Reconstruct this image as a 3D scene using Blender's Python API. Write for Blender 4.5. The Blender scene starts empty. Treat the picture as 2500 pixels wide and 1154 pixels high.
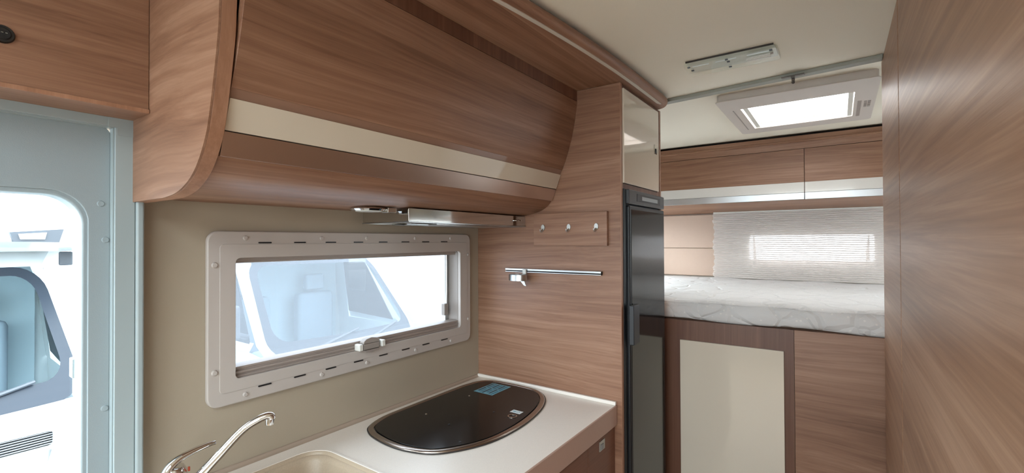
import bpy, bmesh, math, random
from mathutils import Vector, Matrix
random.seed(4)
scene = bpy.context.scene
COL = scene.collection

# ------------------------------------------------------------------ camera
cam_data = bpy.data.cameras.new('camera')
cam = bpy.data.objects.new('camera', cam_data); COL.objects.link(cam)
F = Vector((0.81690582, 0.57668779, 0.00980209))
R = Vector((0.57674436, -0.81691359, -0.00425696))
U = Vector((-0.00555252, -0.00913083, 0.9999429))
cam.matrix_world = Matrix(((R.x, U.x, -F.x, 0), (R.y, U.y, -F.y, 0), (R.z, U.z, -F.z, 1.48), (0, 0, 0, 1)))
cam_data.sensor_width = 36; cam_data.sensor_fit = 'HORIZONTAL'
cam_data.lens = 1129.615 * 36 / 2500
cam_data.clip_start = 0.02; cam_data.clip_end = 400
scene.camera = cam

# ------------------------------------------------------------------ sky, exposure
vs = scene.view_settings
vs.view_transform = 'Standard'; vs.look = 'None'; vs.gamma = 1.0; vs.use_curve_mapping = False
vs.exposure = 3.3
scene.display_settings.display_device = 'sRGB'
world = bpy.data.worlds.new('overcast_sky'); scene.world = world
world.use_nodes = True
wn = world.node_tree.nodes; wn.clear()
wo = wn.new('ShaderNodeOutputWorld'); wb = wn.new('ShaderNodeBackground')
wb.inputs[0].default_value = (0.94, 0.97, 1.0, 1); wb.inputs[1].default_value = 1.25
world.node_tree.links.new(wb.outputs[0], wo.inputs[0])
def portal(name, loc, direction, sx, sy):
    ld = bpy.data.lights.new(name, 'AREA'); ld.shape = 'RECTANGLE'; ld.size = sx; ld.size_y = sy
    ld.cycles.is_portal = True
    o = bpy.data.objects.new(name, ld); COL.objects.link(o)
    o.location = loc; o.rotation_euler = Vector(direction).to_track_quat('-Z', 'Y').to_euler()
portal('portal_kitchen_window', (0.97, 1.33, 1.29), (0, -1, 0), 0.95, 0.42)
portal('portal_door_window', (0.0, 1.33, 1.13), (0, -1, 0), 0.60, 1.0)
portal('portal_roof_hatch', (2.35, 0.13, 2.16), (0, 0, -1), 0.56, 0.50)
portal('portal_rear_window', (3.56, 0.16, 1.43), (-1, 0, 0), 0.75, 0.22)
portal('portal_added_windscreen', (-2.47, 0.15, 1.38), (1, 0, 0), 2.0, 1.1)  # portals from here down serve added, unseen openings
portal('portal_added_side_window', (-1.35, -1.03, 1.275), (0, 1, 0), 0.95, 0.6)
portal('portal_added_bed_left', (2.775, 1.33, 1.465), (0, -1, 0), 1.05, .4)
portal('portal_added_bed_right', (2.775, -1.03, 1.465), (0, 1, 0), 1.05, .4)
portal('portal_added_roof', (-.95, 0.15, 2.17), (0, 0, -1), 1.35, 1.35)

# ------------------------------------------------------------------ materials
def srgb(r, g, b):
    f = lambda c: (c / 255 / 12.92) if c <= 10.3 else ((c / 255 + 0.055) / 1.055) ** 2.4
    return (f(r), f(g), f(b), 1)
def setin(b, name, v):
    if name in b.inputs: b.inputs[name].default_value = v
def mat(name, color, rough=0.5, metal=0.0, coat=0.0, spec=0.5, noise=0.0, nscale=40, bump=0.0, bscale=200, vari=None):
    m = bpy.data.materials.new(name); m.use_nodes = True
    nt = m.node_tree; n = nt.nodes; b = n['Principled BSDF']
    b.inputs['Base Color'].default_value = color
    b.inputs['Roughness'].default_value = rough; b.inputs['Metallic'].default_value = metal
    setin(b, 'Coat Weight', coat); setin(b, 'Coat Roughness', 0.03); setin(b, 'Specular IOR Level', spec)
    tc = n.new('ShaderNodeTexCoord')
    if noise > 0:
        t = n.new('ShaderNodeTexNoise'); t.inputs['Scale'].default_value = nscale; t.inputs['Detail'].default_value = 5
        nt.links.new(tc.outputs['Object'], t.inputs['Vector'])
        mx = n.new('ShaderNodeMix'); mx.data_type = 'RGBA'
        c = color
        mx.inputs[6].default_value = (c[0] * (1 - noise), c[1] * (1 - noise), c[2] * (1 - noise), 1)
        mx.inputs[7].default_value = (min(1, c[0] * (1 + noise)), min(1, c[1] * (1 + noise)), min(1, c[2] * (1 + noise)), 1)
        nt.links.new(t.outputs['Fac'], mx.inputs[0]); nt.links.new(mx.outputs[2], b.inputs['Base Color'])
    if bump > 0:
        t2 = n.new('ShaderNodeTexNoise'); t2.inputs['Scale'].default_value = bscale; t2.inputs['Detail'].default_value = 3
        nt.links.new(tc.outputs['Object'], t2.inputs['Vector'])
        bp = n.new('ShaderNodeBump'); bp.inputs['Strength'].default_value = bump; bp.inputs['Distance'].default_value = 0.002
        nt.links.new(t2.outputs['Fac'], bp.inputs['Height']); nt.links.new(bp.outputs[0], b.inputs['Normal'])
    return m
def wood(name, dark, mid, light, axis='X', rough=0.42, big=9.0, fine=150.0, wave=0.6, seed=0.0, coat=0.0):
    m = bpy.data.materials.new(name); m.use_nodes = True
    nt = m.node_tree; n = nt.nodes; L = nt.links; b = n['Principled BSDF']
    tc = n.new('ShaderNodeTexCoord')
    def mapping(al, ac, off):
        mp = n.new('ShaderNodeMapping'); s = [ac, ac, ac]; s['XYZ'.index(axis)] = al
        mp.inputs['Scale'].default_value = s; mp.inputs['Location'].default_value = (off, off * 1.7, off * 0.6)
        L.new(tc.outputs['Object'], mp.inputs[0]); return mp
    # wavy shift of the figure
    w = n.new('ShaderNodeTexNoise'); w.inputs['Scale'].default_value = 1.0; w.inputs['Detail'].default_value = 2
    L.new(mapping(1.1, 2.6, seed).outputs[0], w.inputs['Vector'])
    vm = n.new('ShaderNodeVectorMath'); vm.operation = 'MULTIPLY_ADD'
    vm.inputs[1].default_value = (wave * 0.09,) * 3
    L.new(w.outputs['Color'], vm.inputs[0]); L.new(tc.outputs['Object'], vm.inputs[2])
    def mapping2(al, ac, off):
        mp = mapping(al, ac, off)
        for l in list(mp.inputs[0].links): L.remove(l)
        L.new(vm.outputs[0], mp.inputs[0]); return mp
    a = n.new('ShaderNodeTexNoise'); a.inputs['Scale'].default_value = 1; a.inputs['Detail'].default_value = 5; a.inputs['Roughness'].default_value = 0.62
    L.new(mapping2(0.35, big, seed + 3).outputs[0], a.inputs['Vector'])
    f = n.new('ShaderNodeTexNoise'); f.inputs['Scale'].default_value = 1; f.inputs['Detail'].default_value = 3; f.inputs['Roughness'].default_value = 0.7
    L.new(mapping2(2.6, fine, seed + 5).outputs[0], f.inputs['Vector'])
    g = n.new('ShaderNodeTexNoise'); g.inputs['Scale'].default_value = 1; g.inputs['Detail'].default_value = 2
    L.new(mapping2(0.9, big * 5, seed + 9).outputs[0], g.inputs['Vector'])
    m1 = n.new('ShaderNodeMath'); m1.operation = 'MULTIPLY'; m1.inputs[1].default_value = 0.42; L.new(a.outputs['Fac'], m1.inputs[0])
    m2 = n.new('ShaderNodeMath'); m2.operation = 'MULTIPLY_ADD'; m2.inputs[1].default_value = 0.30
    L.new(f.outputs['Fac'], m2.inputs[0]); L.new(m1.outputs[0], m2.inputs[2])
    m3 = n.new('ShaderNodeMath'); m3.operation = 'MULTIPLY_ADD'; m3.inputs[1].default_value = 0.28
    L.new(g.outputs['Fac'], m3.inputs[0]); L.new(m2.outputs[0], m3.inputs[2])
    cr = n.new('ShaderNodeValToRGB'); e = cr.color_ramp.elements
    e[0].position = 0.36; e[0].color = dark; e[1].position = 0.63; e[1].color = light
    x = e.new(0.5); x.color = mid
    L.new(m3.outputs[0], cr.inputs[0]); L.new(cr.outputs[0], b.inputs['Base Color'])
    b.inputs['Roughness'].default_value = rough; setin(b, 'Coat Weight', coat); setin(b, 'Coat Roughness', 0.25)
    bp = n.new('ShaderNodeBump'); bp.inputs['Strength'].default_value = 0.35; bp.inputs['Distance'].default_value = 0.0006
    L.new(f.outputs['Fac'], bp.inputs['Height']); L.new(bp.outputs[0], b.inputs['Normal'])
    return m
def glass(name, tint=(1, 1, 1, 1), ior=1.45, haze=0.0, haze_col=(0.9, 0.95, 1, 1)):
    m = bpy.data.materials.new(name); m.use_nodes = True
    nt = m.node_tree; n = nt.nodes; n.clear(); L = nt.links
    out = n.new('ShaderNodeOutputMaterial'); tr = n.new('ShaderNodeBsdfTransparent'); tr.inputs[0].default_value = tint
    gl = n.new('ShaderNodeBsdfGlossy'); gl.inputs['Roughness'].default_value = 0.02
    fr = n.new('ShaderNodeFresnel'); fr.inputs[0].default_value = ior
    mx = n.new('ShaderNodeMixShader')
    geo = n.new('ShaderNodeNewGeometry'); inv = n.new('ShaderNodeMath'); inv.operation = 'SUBTRACT'; inv.inputs[0].default_value = 1.0
    L.new(geo.outputs['Backfacing'], inv.inputs[1])
    mu = n.new('ShaderNodeMath'); mu.operation = 'MULTIPLY'; L.new(fr.outputs[0], mu.inputs[0]); L.new(inv.outputs[0], mu.inputs[1])
    L.new(mu.outputs[0], mx.inputs[0]); L.new(tr.outputs[0], mx.inputs[1]); L.new(gl.outputs[0], mx.inputs[2])
    last = mx
    if haze > 0:
        tl = n.new('ShaderNodeBsdfTranslucent'); tl.inputs[0].default_value = haze_col
        m2 = n.new('ShaderNodeMixShader'); m2.inputs[0].default_value = haze
        L.new(mx.outputs[0], m2.inputs[1]); L.new(tl.outputs[0], m2.inputs[2]); last = m2
    L.new(last.outputs[0], out.inputs[0])
    return m
WD, WM, WL = srgb(116, 80, 60), srgb(144, 105, 82), srgb(166, 128, 104)
M = {}
M['wood_x'] = wood('oak_laminate_lengthwise', WD, WM, WL, 'X', seed=1.3)
M['wood_y'] = wood('oak_laminate_crosswise', WD, WM, WL, 'Y', seed=4.1, wave=0.9)
M['wood_z'] = wood('oak_laminate_upright', WD, WM, WL, 'Z', seed=7.7)
M['wood_wild'] = wood('oak_laminate_cathedral', WD, WM, WL, 'Y', seed=2.2, wave=2.0, big=11)
M['wood_near'] = wood('oak_laminate_wardrobe', srgb(128, 92, 70), srgb(152, 114, 88), srgb(176, 140, 114), 'X', rough=0.40, seed=6.4, big=12, fine=130, wave=0.35)
M['wood_bright'] = wood('oak_laminate_edge', srgb(140, 98, 74), srgb(160, 116, 90), srgb(176, 132, 106), 'Z', seed=3.0)
M['wood_dark'] = wood('walnut_laminate_front', srgb(98, 60, 44), srgb(112, 72, 54), srgb(126, 84, 64), 'X', seed=5.0, wave=0.3)
M['wood_dark_z'] = wood('walnut_laminate_upright', srgb(98, 62, 46), srgb(112, 76, 58), srgb(132, 92, 72), 'Z', seed=5.5, wave=0.3)
M['beige_wall'] = mat('beige_wall_laminate', srgb(172, 159, 140), 0.55, bump=0.15, bscale=900)
M['ceiling'] = mat('cream_ceiling_board', srgb(236, 228, 211), 0.6, noise=0.02, nscale=300, bump=0.1, bscale=700)
M['floor'] = wood('vinyl_floor', srgb(160, 136, 114), srgb(184, 158, 134), srgb(200, 176, 152), 'X', rough=0.5)
M['white_plastic'] = mat('white_moulded_plastic', srgb(190, 181, 174), 0.42)
M['white_door'] = mat('pale_grey_door_skin', srgb(150, 162, 166), 0.5, bump=0.12, bscale=600)
M['white_frame'] = mat('pale_grey_door_frame', srgb(160, 172, 174), 0.4)
M['hatch_plastic'] = mat('hatch_plastic', srgb(200, 190, 182), 0.4)
M['grey_plastic'] = mat('warm_grey_plastic', srgb(150, 140, 133), 0.4)
M['blind_rib'] = mat('blind_cassette_grey', srgb(160, 148, 140), 0.38)
M['cream_gloss'] = mat('cream_high_gloss', srgb(218, 206, 188), 0.06, coat=0.6)
M['brown_gloss'] = mat('glossy_brown_lip', srgb(150, 116, 98), 0.12, coat=0.5)
M['white_gloss'] = mat('white_high_gloss', srgb(226, 222, 216), 0.08, coat=0.5)
M['silver'] = mat('satin_silver_strip', srgb(214, 198, 188), 0.28, metal=1.0)
M['alu'] = mat('brushed_aluminium', srgb(190, 190, 188), 0.3, metal=1.0)
M['strip_alu'] = mat('pale_aluminium_strip', srgb(226, 230, 232), 0.38, metal=1.0)
M['steel'] = mat('polished_stainless_steel', srgb(200, 196, 190), 0.07, metal=1.0)
M['chrome'] = mat('chrome', srgb(225, 225, 225), 0.05, metal=1.0)
M['black'] = mat('black_plastic', srgb(24, 23, 24), 0.35)
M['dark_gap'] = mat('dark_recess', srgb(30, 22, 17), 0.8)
M['hob_black'] = mat('black_hob_glass', srgb(18, 16, 16), 0.16, coat=0.0, spec=0.3)
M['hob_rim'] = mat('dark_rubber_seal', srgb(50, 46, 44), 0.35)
M['fridge_black'] = mat('black_gloss_fridge_skin', srgb(18, 17, 18), 0.10, coat=0.0, spec=0.4)
M['fridge_frame'] = mat('black_fridge_surround', srgb(20, 20, 23), 0.4)
M['fridge_grey'] = mat('dark_grey_control_panel', srgb(62, 62, 64), 0.35)
M['handle_dark'] = mat('dark_handle_plastic', srgb(44, 46, 50), 0.4)
M['fridge_silver'] = mat('silver_control_label', srgb(150, 152, 154), 0.3, metal=0.3)
M['worktop'] = mat('speckled_cream_worktop', srgb(240, 232, 222), 0.32, noise=0.08, nscale=420)
M['worktop_edge'] = mat('worktop_edge_band', srgb(184, 152, 136), 0.4, noise=0.03, nscale=60)
M['sink'] = mat('speckled_beige_sink', srgb(182, 164, 142), 0.38, noise=0.14, nscale=260)
M['track'] = mat('grey_curtain_track', srgb(150, 151, 142), 0.45)
M['valance_strip'] = mat('milky_light_diffuser', srgb(206, 198, 186), 0.35)
M['clear'] = glass('clear_acrylic', (0.93, 0.95, 0.93, 1), 1.49)
M['window'] = glass('tinted_acrylic_pane', (0.55, 0.585, 0.62, 1), 1.49, 0.08, (0.8, 0.88, 0.95, 1))
M['pane'] = glass('clear_window_pane', (0.9, 0.95, 0.97, 1), 1.49)
M['rear_pane'] = glass('smoked_rear_pane', (0.74, 0.76, 0.78, 1), 1.49)
M['hatch_pane'] = glass('opal_hatch_dome', (0.8, 0.8, 0.8, 1), 1.49, 0.35, (0.95, 0.95, 0.93, 1))
M['windscreen'] = glass('vehicle_windscreen', (0.80, 0.88, 0.90, 1), 1.7)
M['van_white'] = mat('white_van_paint', srgb(214, 220, 223), 0.25, coat=0.6)
M['van_black'] = mat('black_glass_border', srgb(40, 48, 58), 0.35, spec=0.25)
M['van_trim'] = mat('grey_van_trim', srgb(70, 76, 84), 0.45)
M['van_inside'] = mat('cab_upholstery', srgb(196, 212, 220), 0.8)
M['deep_black'] = mat('deep_black_plastic', srgb(9, 11, 15), 0.5)
M['cove'] = mat('worktop_cove_shade', srgb(168, 150, 134), 0.45)  # worktop cove darkened in colour to stand for shade along the wall
M['rim_steel'] = mat('satin_steel_rim', srgb(168, 156, 147), 0.26, metal=1.0)
M['dark_steel'] = mat('dull_grey_steel', srgb(96, 92, 88), 0.3, metal=0.6)
M['rear_wall'] = mat('pale_rear_wall', srgb(206, 196, 184), 0.6)
M['seat_cloth'] = mat('cab_seat_cloth', srgb(160, 174, 186), 0.8)
M['rubber'] = mat('tyre_rubber', srgb(30, 30, 32), 0.8)
M['lamp_glass'] = mat('headlamp_lens', srgb(190, 200, 210), 0.1, coat=1.0)
M['ground'] = mat('light_concrete_yard', srgb(176, 178, 178), 0.85, noise=0.1, nscale=3)
M['padding'] = mat('beige_padded_fabric', srgb(206, 180, 162), 0.8, noise=0.03, nscale=50, bump=0.3, bscale=500)
M['sticker_white'] = mat('white_paper_sticker', srgb(225, 232, 232), 0.5)
M['sticker_blue'] = mat('blue_info_sticker', srgb(52, 118, 142), 0.4)
M['sticker_pale'] = mat('pale_blue_print', srgb(112, 170, 186), 0.4)
M['sticker_ink'] = mat('dark_blue_print', srgb(20, 64, 84), 0.4)
M['red'] = mat('red_marker', srgb(150, 60, 36), 0.4)
M['opal'] = mat('opal_white_plastic', srgb(222, 220, 212), 0.3)
# mattress cloth: quilted
def mattress_mat():
    m = mat('quilted_white_ticking', srgb(222, 224, 228), 0.85)
    nt = m.node_tree; n = nt.nodes; L = nt.links; b = n['Principled BSDF']
    tc = n.new('ShaderNodeTexCoord')
    nz = n.new('ShaderNodeTexNoise'); nz.inputs['Scale'].default_value = 7; nz.inputs['Detail'].default_value = 1
    L.new(tc.outputs['Object'], nz.inputs['Vector'])
    va = n.new('ShaderNodeVectorMath'); va.operation = 'MULTIPLY_ADD'; va.inputs[1].default_value = (0.16,) * 3
    L.new(nz.outputs['Color'], va.inputs[0]); L.new(tc.outputs['Object'], va.inputs[2])
    v = n.new('ShaderNodeTexVoronoi'); v.feature = 'DISTANCE_TO_EDGE'; v.inputs['Scale'].default_value = 7.5
    L.new(va.outputs[0], v.inputs['Vector'])
    cr = n.new('ShaderNodeMapRange'); cr.inputs[1].default_value = 0.0; cr.inputs[2].default_value = 0.09
    L.new(v.outputs['Distance'], cr.inputs[0])
    w2 = n.new('ShaderNodeTexNoise'); w2.inputs['Scale'].default_value = 26; w2.inputs['Detail'].default_value = 3
    mp = n.new('ShaderNodeMapping'); mp.inputs['Scale'].default_value = (1.6, 0.5, 1); L.new(tc.outputs['Object'], mp.inputs[0]); L.new(mp.outputs[0], w2.inputs['Vector'])
    ad = n.new('ShaderNodeMath'); ad.operation = 'MULTIPLY_ADD'; ad.inputs[1].default_value = 0.55
    L.new(w2.outputs['Fac'], ad.inputs[0]); L.new(cr.outputs[0], ad.inputs[2])
    bp = n.new('ShaderNodeBump'); bp.inputs['Strength'].default_value = 0.6; bp.inputs['Distance'].default_value = 0.008
    L.new(ad.outputs[0], bp.inputs['Height']); L.new(bp.outputs[0], b.inputs['Normal'])
    # small woven dots
    vd = n.new('ShaderNodeTexVoronoi'); vd.inputs['Scale'].default_value = 42; L.new(tc.outputs['Object'], vd.inputs['Vector'])
    md = n.new('ShaderNodeMapRange'); md.inputs[1].default_value = 0.12; md.inputs[2].default_value = 0.2; L.new(vd.outputs['Distance'], md.inputs[0])
    mx = n.new('ShaderNodeMix'); mx.data_type = 'RGBA'; mx.inputs[6].default_value = srgb(236, 232, 228); mx.inputs[7].default_value = srgb(222, 219, 217)
    L.new(md.outputs[0], mx.inputs[0]); L.new(mx.outputs[2], b.inputs['Base Color'])
    return m
M['mattress'] = mattress_mat()
def film_mat():
    m = bpy.data.materials.new('sheer_pleated_cloth'); m.use_nodes = True
    nt = m.node_tree; n = nt.nodes; n.clear(); L = nt.links
    out = n.new('ShaderNodeOutputMaterial'); tr = n.new('ShaderNodeBsdfTransparent'); tr.inputs[0].default_value = (0.95, 0.95, 0.95, 1)
    tl = n.new('ShaderNodeBsdfTranslucent'); tl.inputs[0].default_value = srgb(244, 240, 236)
    df = n.new('ShaderNodeBsdfDiffuse'); df.inputs[0].default_value = srgb(246, 238, 232)
    m1 = n.new('ShaderNodeMixShader'); m1.inputs[0].default_value = 0.82
    L.new(tl.outputs[0], m1.inputs[1]); L.new(df.outputs[0], m1.inputs[2])
    m2 = n.new('ShaderNodeMixShader'); m2.inputs[0].default_value = 0.88
    L.new(tr.outputs[0], m2.inputs[1]); L.new(m1.outputs[0], m2.inputs[2])
    L.new(m2.outputs[0], out.inputs[0]); return m
M['film'] = film_mat()
M['fold'] = mat('folded_sheer_edge', srgb(218, 209, 203), 0.8)

# ------------------------------------------------------------------ mesh helpers
def add_box(bm, x0, x1, y0, y1, z0, z1):
    v = [bm.verts.new((x, y, z)) for x in (x0, x1) for y in (y0, y1) for z in (z0, z1)]
    for f in ((0, 1, 3, 2), (4, 6, 7, 5), (0, 4, 5, 1), (2, 3, 7, 6), (0, 2, 6, 4), (1, 5, 7, 3)):
        bm.faces.new([v[i] for i in f])
def box(x0, x1, y0, y1, z0, z1):
    bm = bmesh.new(); add_box(bm, x0, x1, y0, y1, z0, z1); return bm
def boxes(*bs):
    bm = bmesh.new()
    for b in bs: add_box(bm, *b)
    return bm
AX = {'X': lambda a, b, c: (c, a, b), 'Y': lambda a, b, c: (a, c, b), 'Z': lambda a, b, c: (a, b, c)}
# X: pts are (y,z);  Y: pts are (x,z);  Z: pts are (x,y)
def add_prism(bm, pts, c0, c1, axis='X'):
    f = AX[axis]
    a = [bm.verts.new(f(p[0], p[1], c0)) for p in pts]; b = [bm.verts.new(f(p[0], p[1], c1)) for p in pts]
    n = len(pts)
    bm.faces.new(a); bm.faces.new(b[::-1])
    for i in range(n): bm.faces.new((a[i], b[i], b[(i + 1) % n], a[(i + 1) % n]))
def prism(pts, c0, c1, axis='X'):
    bm = bmesh.new(); add_prism(bm, pts, c0, c1, axis); return bm
def rr(x0, x1, y0, y1, r, n=6):
    pts = []
    for cx, cy, a0 in ((x1 - r, y1 - r, 0), (x0 + r, y1 - r, 90), (x0 + r, y0 + r, 180), (x1 - r, y0 + r, 270)):
        for i in range(n + 1):
            a = math.radians(a0 + 90 * i / n); pts.append((cx + r * math.cos(a), cy + r * math.sin(a)))
    return pts
def add_ring(bm, outer, inner, c0, c1, axis='Y'):
    f = AX[axis]; n = len(outer)
    o0 = [bm.verts.new(f(*p, c0)) for p in outer]; o1 = [bm.verts.new(f(*p, c1)) for p in outer]
    i0 = [bm.verts.new(f(*p, c0)) for p in inner]; i1 = [bm.verts.new(f(*p, c1)) for p in inner]
    for k in range(n):
        j = (k + 1) % n
        bm.faces.new((o0[k], o0[j], i0[j], i0[k])); bm.faces.new((o1[k], i1[k], i1[j], o1[j]))
        bm.faces.new((o0[k], o1[k], o1[j], o0[j])); bm.faces.new((i0[k], i0[j], i1[j], i1[k]))
def ring(outer, inner, c0, c1, axis='Y'):
    bm = bmesh.new(); add_ring(bm, outer, inner, c0, c1, axis); return bm
def catmull(pts, n=6, closed=False):
    out = []; N = len(pts)
    P = [Vector(p) for p in pts]
    for i in range(N if closed else N - 1):
        p0 = P[(i - 1) % N] if closed or i > 0 else P[0]
        p1 = P[i]; p2 = P[(i + 1) % N]
        p3 = P[(i + 2) % N] if closed or i < N - 2 else P[-1]
        for k in range(n):
            t = k / n
            out.append(0.5 * ((2 * p1) + (-p0 + p2) * t + (2 * p0 - 5 * p1 + 4 * p2 - p3) * t * t + (-p0 + 3 * p1 - 3 * p2 + p3) * t ** 3))
    if not closed: out.append(P[-1].copy())
    return out
def add_tube(bm, pts, radii, seg=12, flat=1.0, up=(0, 0, 1)):
    pts = [Vector(p) for p in pts]; n = len(pts)
    if not hasattr(radii, '__len__'): radii = [radii] * n
    rings = []; upv = Vector(up)
    for i, p in enumerate(pts):
        t = (pts[min(i + 1, n - 1)] - pts[max(i - 1, 0)]).normalized()
        s = t.cross(upv)
        if s.length < 1e-3: s = t.cross(Vector((1, 0, 0)))
        s.normalize(); u = s.cross(t)
        rings.append([bm.verts.new(p + s * math.cos(a) * radii[i] + u * math.sin(a) * radii[i] * flat) for a in [2 * math.pi * k / seg for k in range(seg)]])
    for a, b in zip(rings, rings[1:]):
        for k in range(seg): bm.faces.new((a[k], a[(k + 1) % seg], b[(k + 1) % seg], b[k]))
    bm.faces.new(rings[0][::-1]); bm.faces.new(rings[-1])
def tube(pts, radii, seg=12, flat=1.0, up=(0, 0, 1)):
    bm = bmesh.new(); add_tube(bm, pts, radii, seg, flat, up); return bm
def disc(x, y, z, r, h, axis='Z', seg=24, r2=None):
    d = {'X': Vector((1, 0, 0)), 'Y': Vector((0, 1, 0)), 'Z': Vector((0, 0, 1))}[axis]; c = Vector((x, y, z))
    return tube([c, c + d * h], [r, r if r2 is None else r2], seg, 1.0, (0, 1, 0) if axis != 'Y' else (0, 0, 1))
def tr(bm, angle_x=0, angle_y=0, angle_z=0, pivot=(0, 0, 0)):
    m = Matrix.Translation(pivot) @ Matrix.Rotation(angle_z, 4, 'Z') @ Matrix.Rotation(angle_y, 4, 'Y') @ Matrix.Rotation(angle_x, 4, 'X') @ Matrix.Translation(-Vector(pivot))
    bmesh.ops.transform(bm, matrix=m, verts=bm.verts); return bm
def obj(name, bm, m, parent=None, bevel=0.0, seg=2, smooth=35, origin=None, label=None, kind=None):
    bmesh.ops.recalc_face_normals(bm, faces=bm.faces)
    th = math.radians(smooth)
    for f in bm.faces: f.smooth = True
    for e in bm.edges:
        if len(e.link_faces) == 2: e.smooth = e.calc_face_angle(0) < th
    xs = [v.co for v in bm.verts]
    lo = Vector([min(v[i] for v in xs) for i in range(3)]); hi = Vector([max(v[i] for v in xs) for i in range(3)])
    org = Vector(origin) if origin else Vector(((lo.x + hi.x) / 2, (lo.y + hi.y) / 2, lo.z))
    bmesh.ops.translate(bm, vec=-org, verts=bm.verts)
    me = bpy.data.meshes.new(name); bm.to_mesh(me); bm.free()
    me.materials.append(m)
    o = bpy.data.objects.new(name, me); COL.objects.link(o)
    o['w'] = tuple(org)
    if parent is not None:
        o.parent = parent; o.location = org - Vector(parent['w'])
    else: o.location = org
    if bevel > 0:
        b = o.modifiers.new('bevel', 'BEVEL'); b.width = bevel; b.segments = seg; b.limit_method = 'ANGLE'; b.angle_limit = math.radians(40); b.harden_normals = True
    if label: o['label'] = label
    if kind: o['kind'] = kind
    return o
def thing(name, label, cat, loc, group=None, kind=None):
    o = bpy.data.objects.new(name, None); COL.objects.link(o); o.location = loc; o['w'] = tuple(loc)
    o.empty_display_size = 0.05
    if kind: o['kind'] = kind
    if label: o['label'] = label
    if cat: o['category'] = cat
    if group: o['group'] = group
    return o
def tag(o, label, cat, group=None):
    o['label'] = label; o['category'] = cat
    if group: o['group'] = group
    return o
def struct(name, bm, m, label=None, cat=None, **k):
    o = obj(name, bm, m, kind='structure', **k)
    if label: o['label'] = label
    if cat: o['category'] = cat
    return o
def dup(o, dx, dy, dz, parent=None):
    c = o.copy(); COL.objects.link(c); c.location = o.location + Vector((dx, dy, dz))
    c['w'] = tuple(Vector(o['w']) + Vector((dx, dy, dz))); return c
def cells(u, v, holes):
    us = sorted(set(list(u) + [h[0] for h in holes] + [h[1] for h in holes])); vs_ = sorted(set(list(v) + [h[2] for h in holes] + [h[3] for h in holes]))
    for a, b in zip(us, us[1:]):
        for c, d in zip(vs_, vs_[1:]):
            mu, mv = (a + b) / 2, (c + d) / 2
            if not any(h[0] < mu < h[1] and h[2] < mv < h[3] for h in holes): yield a, b, c, d

# ------------------------------------------------------------------ room shell
XF, XR, YL, YR, ZC = -2.4, 3.45, 1.25, -0.95, 2.063
struct('floor', box(XF - .05, XR + .05, YR - .05, YL + .05, -0.05, 0), M['floor'], 'brown wood-look vinyl floor of the camper', 'floor')
hatch_hole = (2.09, 2.60, -0.08, 0.345); added_skyl = (-1.6, -0.3, -0.5, 0.8)
struct('ceiling', boxes(*[(a, b, c, d, ZC, ZC + .05) for a, b, c, d in cells((XF - .05, XR + .05), (YR - .05, YL + .05), [hatch_hole, added_skyl])]), M['ceiling'], 'flat cream ceiling above the kitchen and bed', 'ceiling')
kw = (0.52, 1.42, 1.11, 1.46); dw = (-0.36, 0.312, 0.10, 1.722)
added_bw = (2.25, 3.30, 1.27, 1.66)
struct('wall_left', boxes(*[(a, b, YL, YL + .045, c, d) for a, b, c, d in cells((XF - .05, XR + .05), (0, ZC), [kw, dw, added_bw])]), M['beige_wall'], 'plain beige wall around the kitchen window', 'wall')
added_din = (-1.8, -0.9, 1.0, 1.55)
struct('wall_right', boxes(*[(a, b, YR - .045, YR, c, d) for a, b, c, d in cells((XF - .05, XR + .05), (0, ZC), [added_din, added_bw])]), M['beige_wall'], 'beige side wall behind the wardrobe', 'wall')
rw = (-0.19, 0.51, 1.335, 1.525)
struct('wall_rear', boxes(*[(XR, XR + .045, a, b, c, d) for a, b, c, d in cells((YR, YL), (0, ZC), [rw])]), M['rear_wall'], 'beige rear wall behind the bed', 'wall')
struct('wall_front', boxes(*[(XF - .045, XF, a, b, c, d) for a, b, c, d in cells((YR, YL), (0, ZC), [(-0.85, 1.15, .85, 1.9)])]), M['beige_wall'], 'front end wall towards the cab', 'wall')
w4 = struct('added_window_4', ring(rr(-0.87, 1.17, .83, 1.92, .03), rr(-0.82, 1.12, .88, 1.87, .03), XF - .03, XF + .01, 'X'), M['white_plastic'], 'added unseen windscreen frame in the front wall, for daylight', 'window')  # unseen windscreen, added so daylight comes in behind the camera
obj('pane', box(XF - .03, XF - .026, -0.84, 1.14, .86, 1.89), M['pane'], w4)
w5 = struct('added_window_5', ring(rr(-1.82, -.88, .98, 1.57, .03), rr(-1.77, -.93, 1.03, 1.52, .03), YR - .02, YR + .015, 'Y'), M['white_plastic'], 'added unseen side window frame in the right wall, for daylight', 'window')  # unseen side window, put in to brighten the room
obj('pane', box(-1.8, -.9, YR - .04, YR - .036, 1.0, 1.55), M['pane'], w5)
for nm, ya, yb, yp in (('added_window_7', YL - .012, YL + .02, YL + .036), ('added_window_8', YR - .02, YR + .012, YR - .04)):  # unseen side windows, added to light the bed end
    w7 = struct(nm, ring(rr(2.23, 3.32, 1.25, 1.68, .03), rr(2.27, 3.28, 1.29, 1.64, .03), ya, yb, 'Y'), M['white_plastic'], 'added unseen bedroom side window frame ' + ('behind the fridge' if ya > 0 else 'on the right wall'), 'window')
    obj('pane', box(2.25, 3.30, yp, yp + .004, 1.27, 1.66), M['pane'], w7)
w6 = struct('added_window_6', ring(rr(-1.63, -.27, -.53, .83, .03), rr(-1.56, -.34, -.46, .76, .03), ZC - .02, ZC + .03, 'Z'), M['white_plastic'], 'added unseen roof light frame over the lounge, for daylight', 'window')  # unseen roof light, added for more daylight from above
obj('pane', box(-1.6, -.3, -.5, .8, ZC + .06, ZC + .064), M['pane'], w6)

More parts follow.
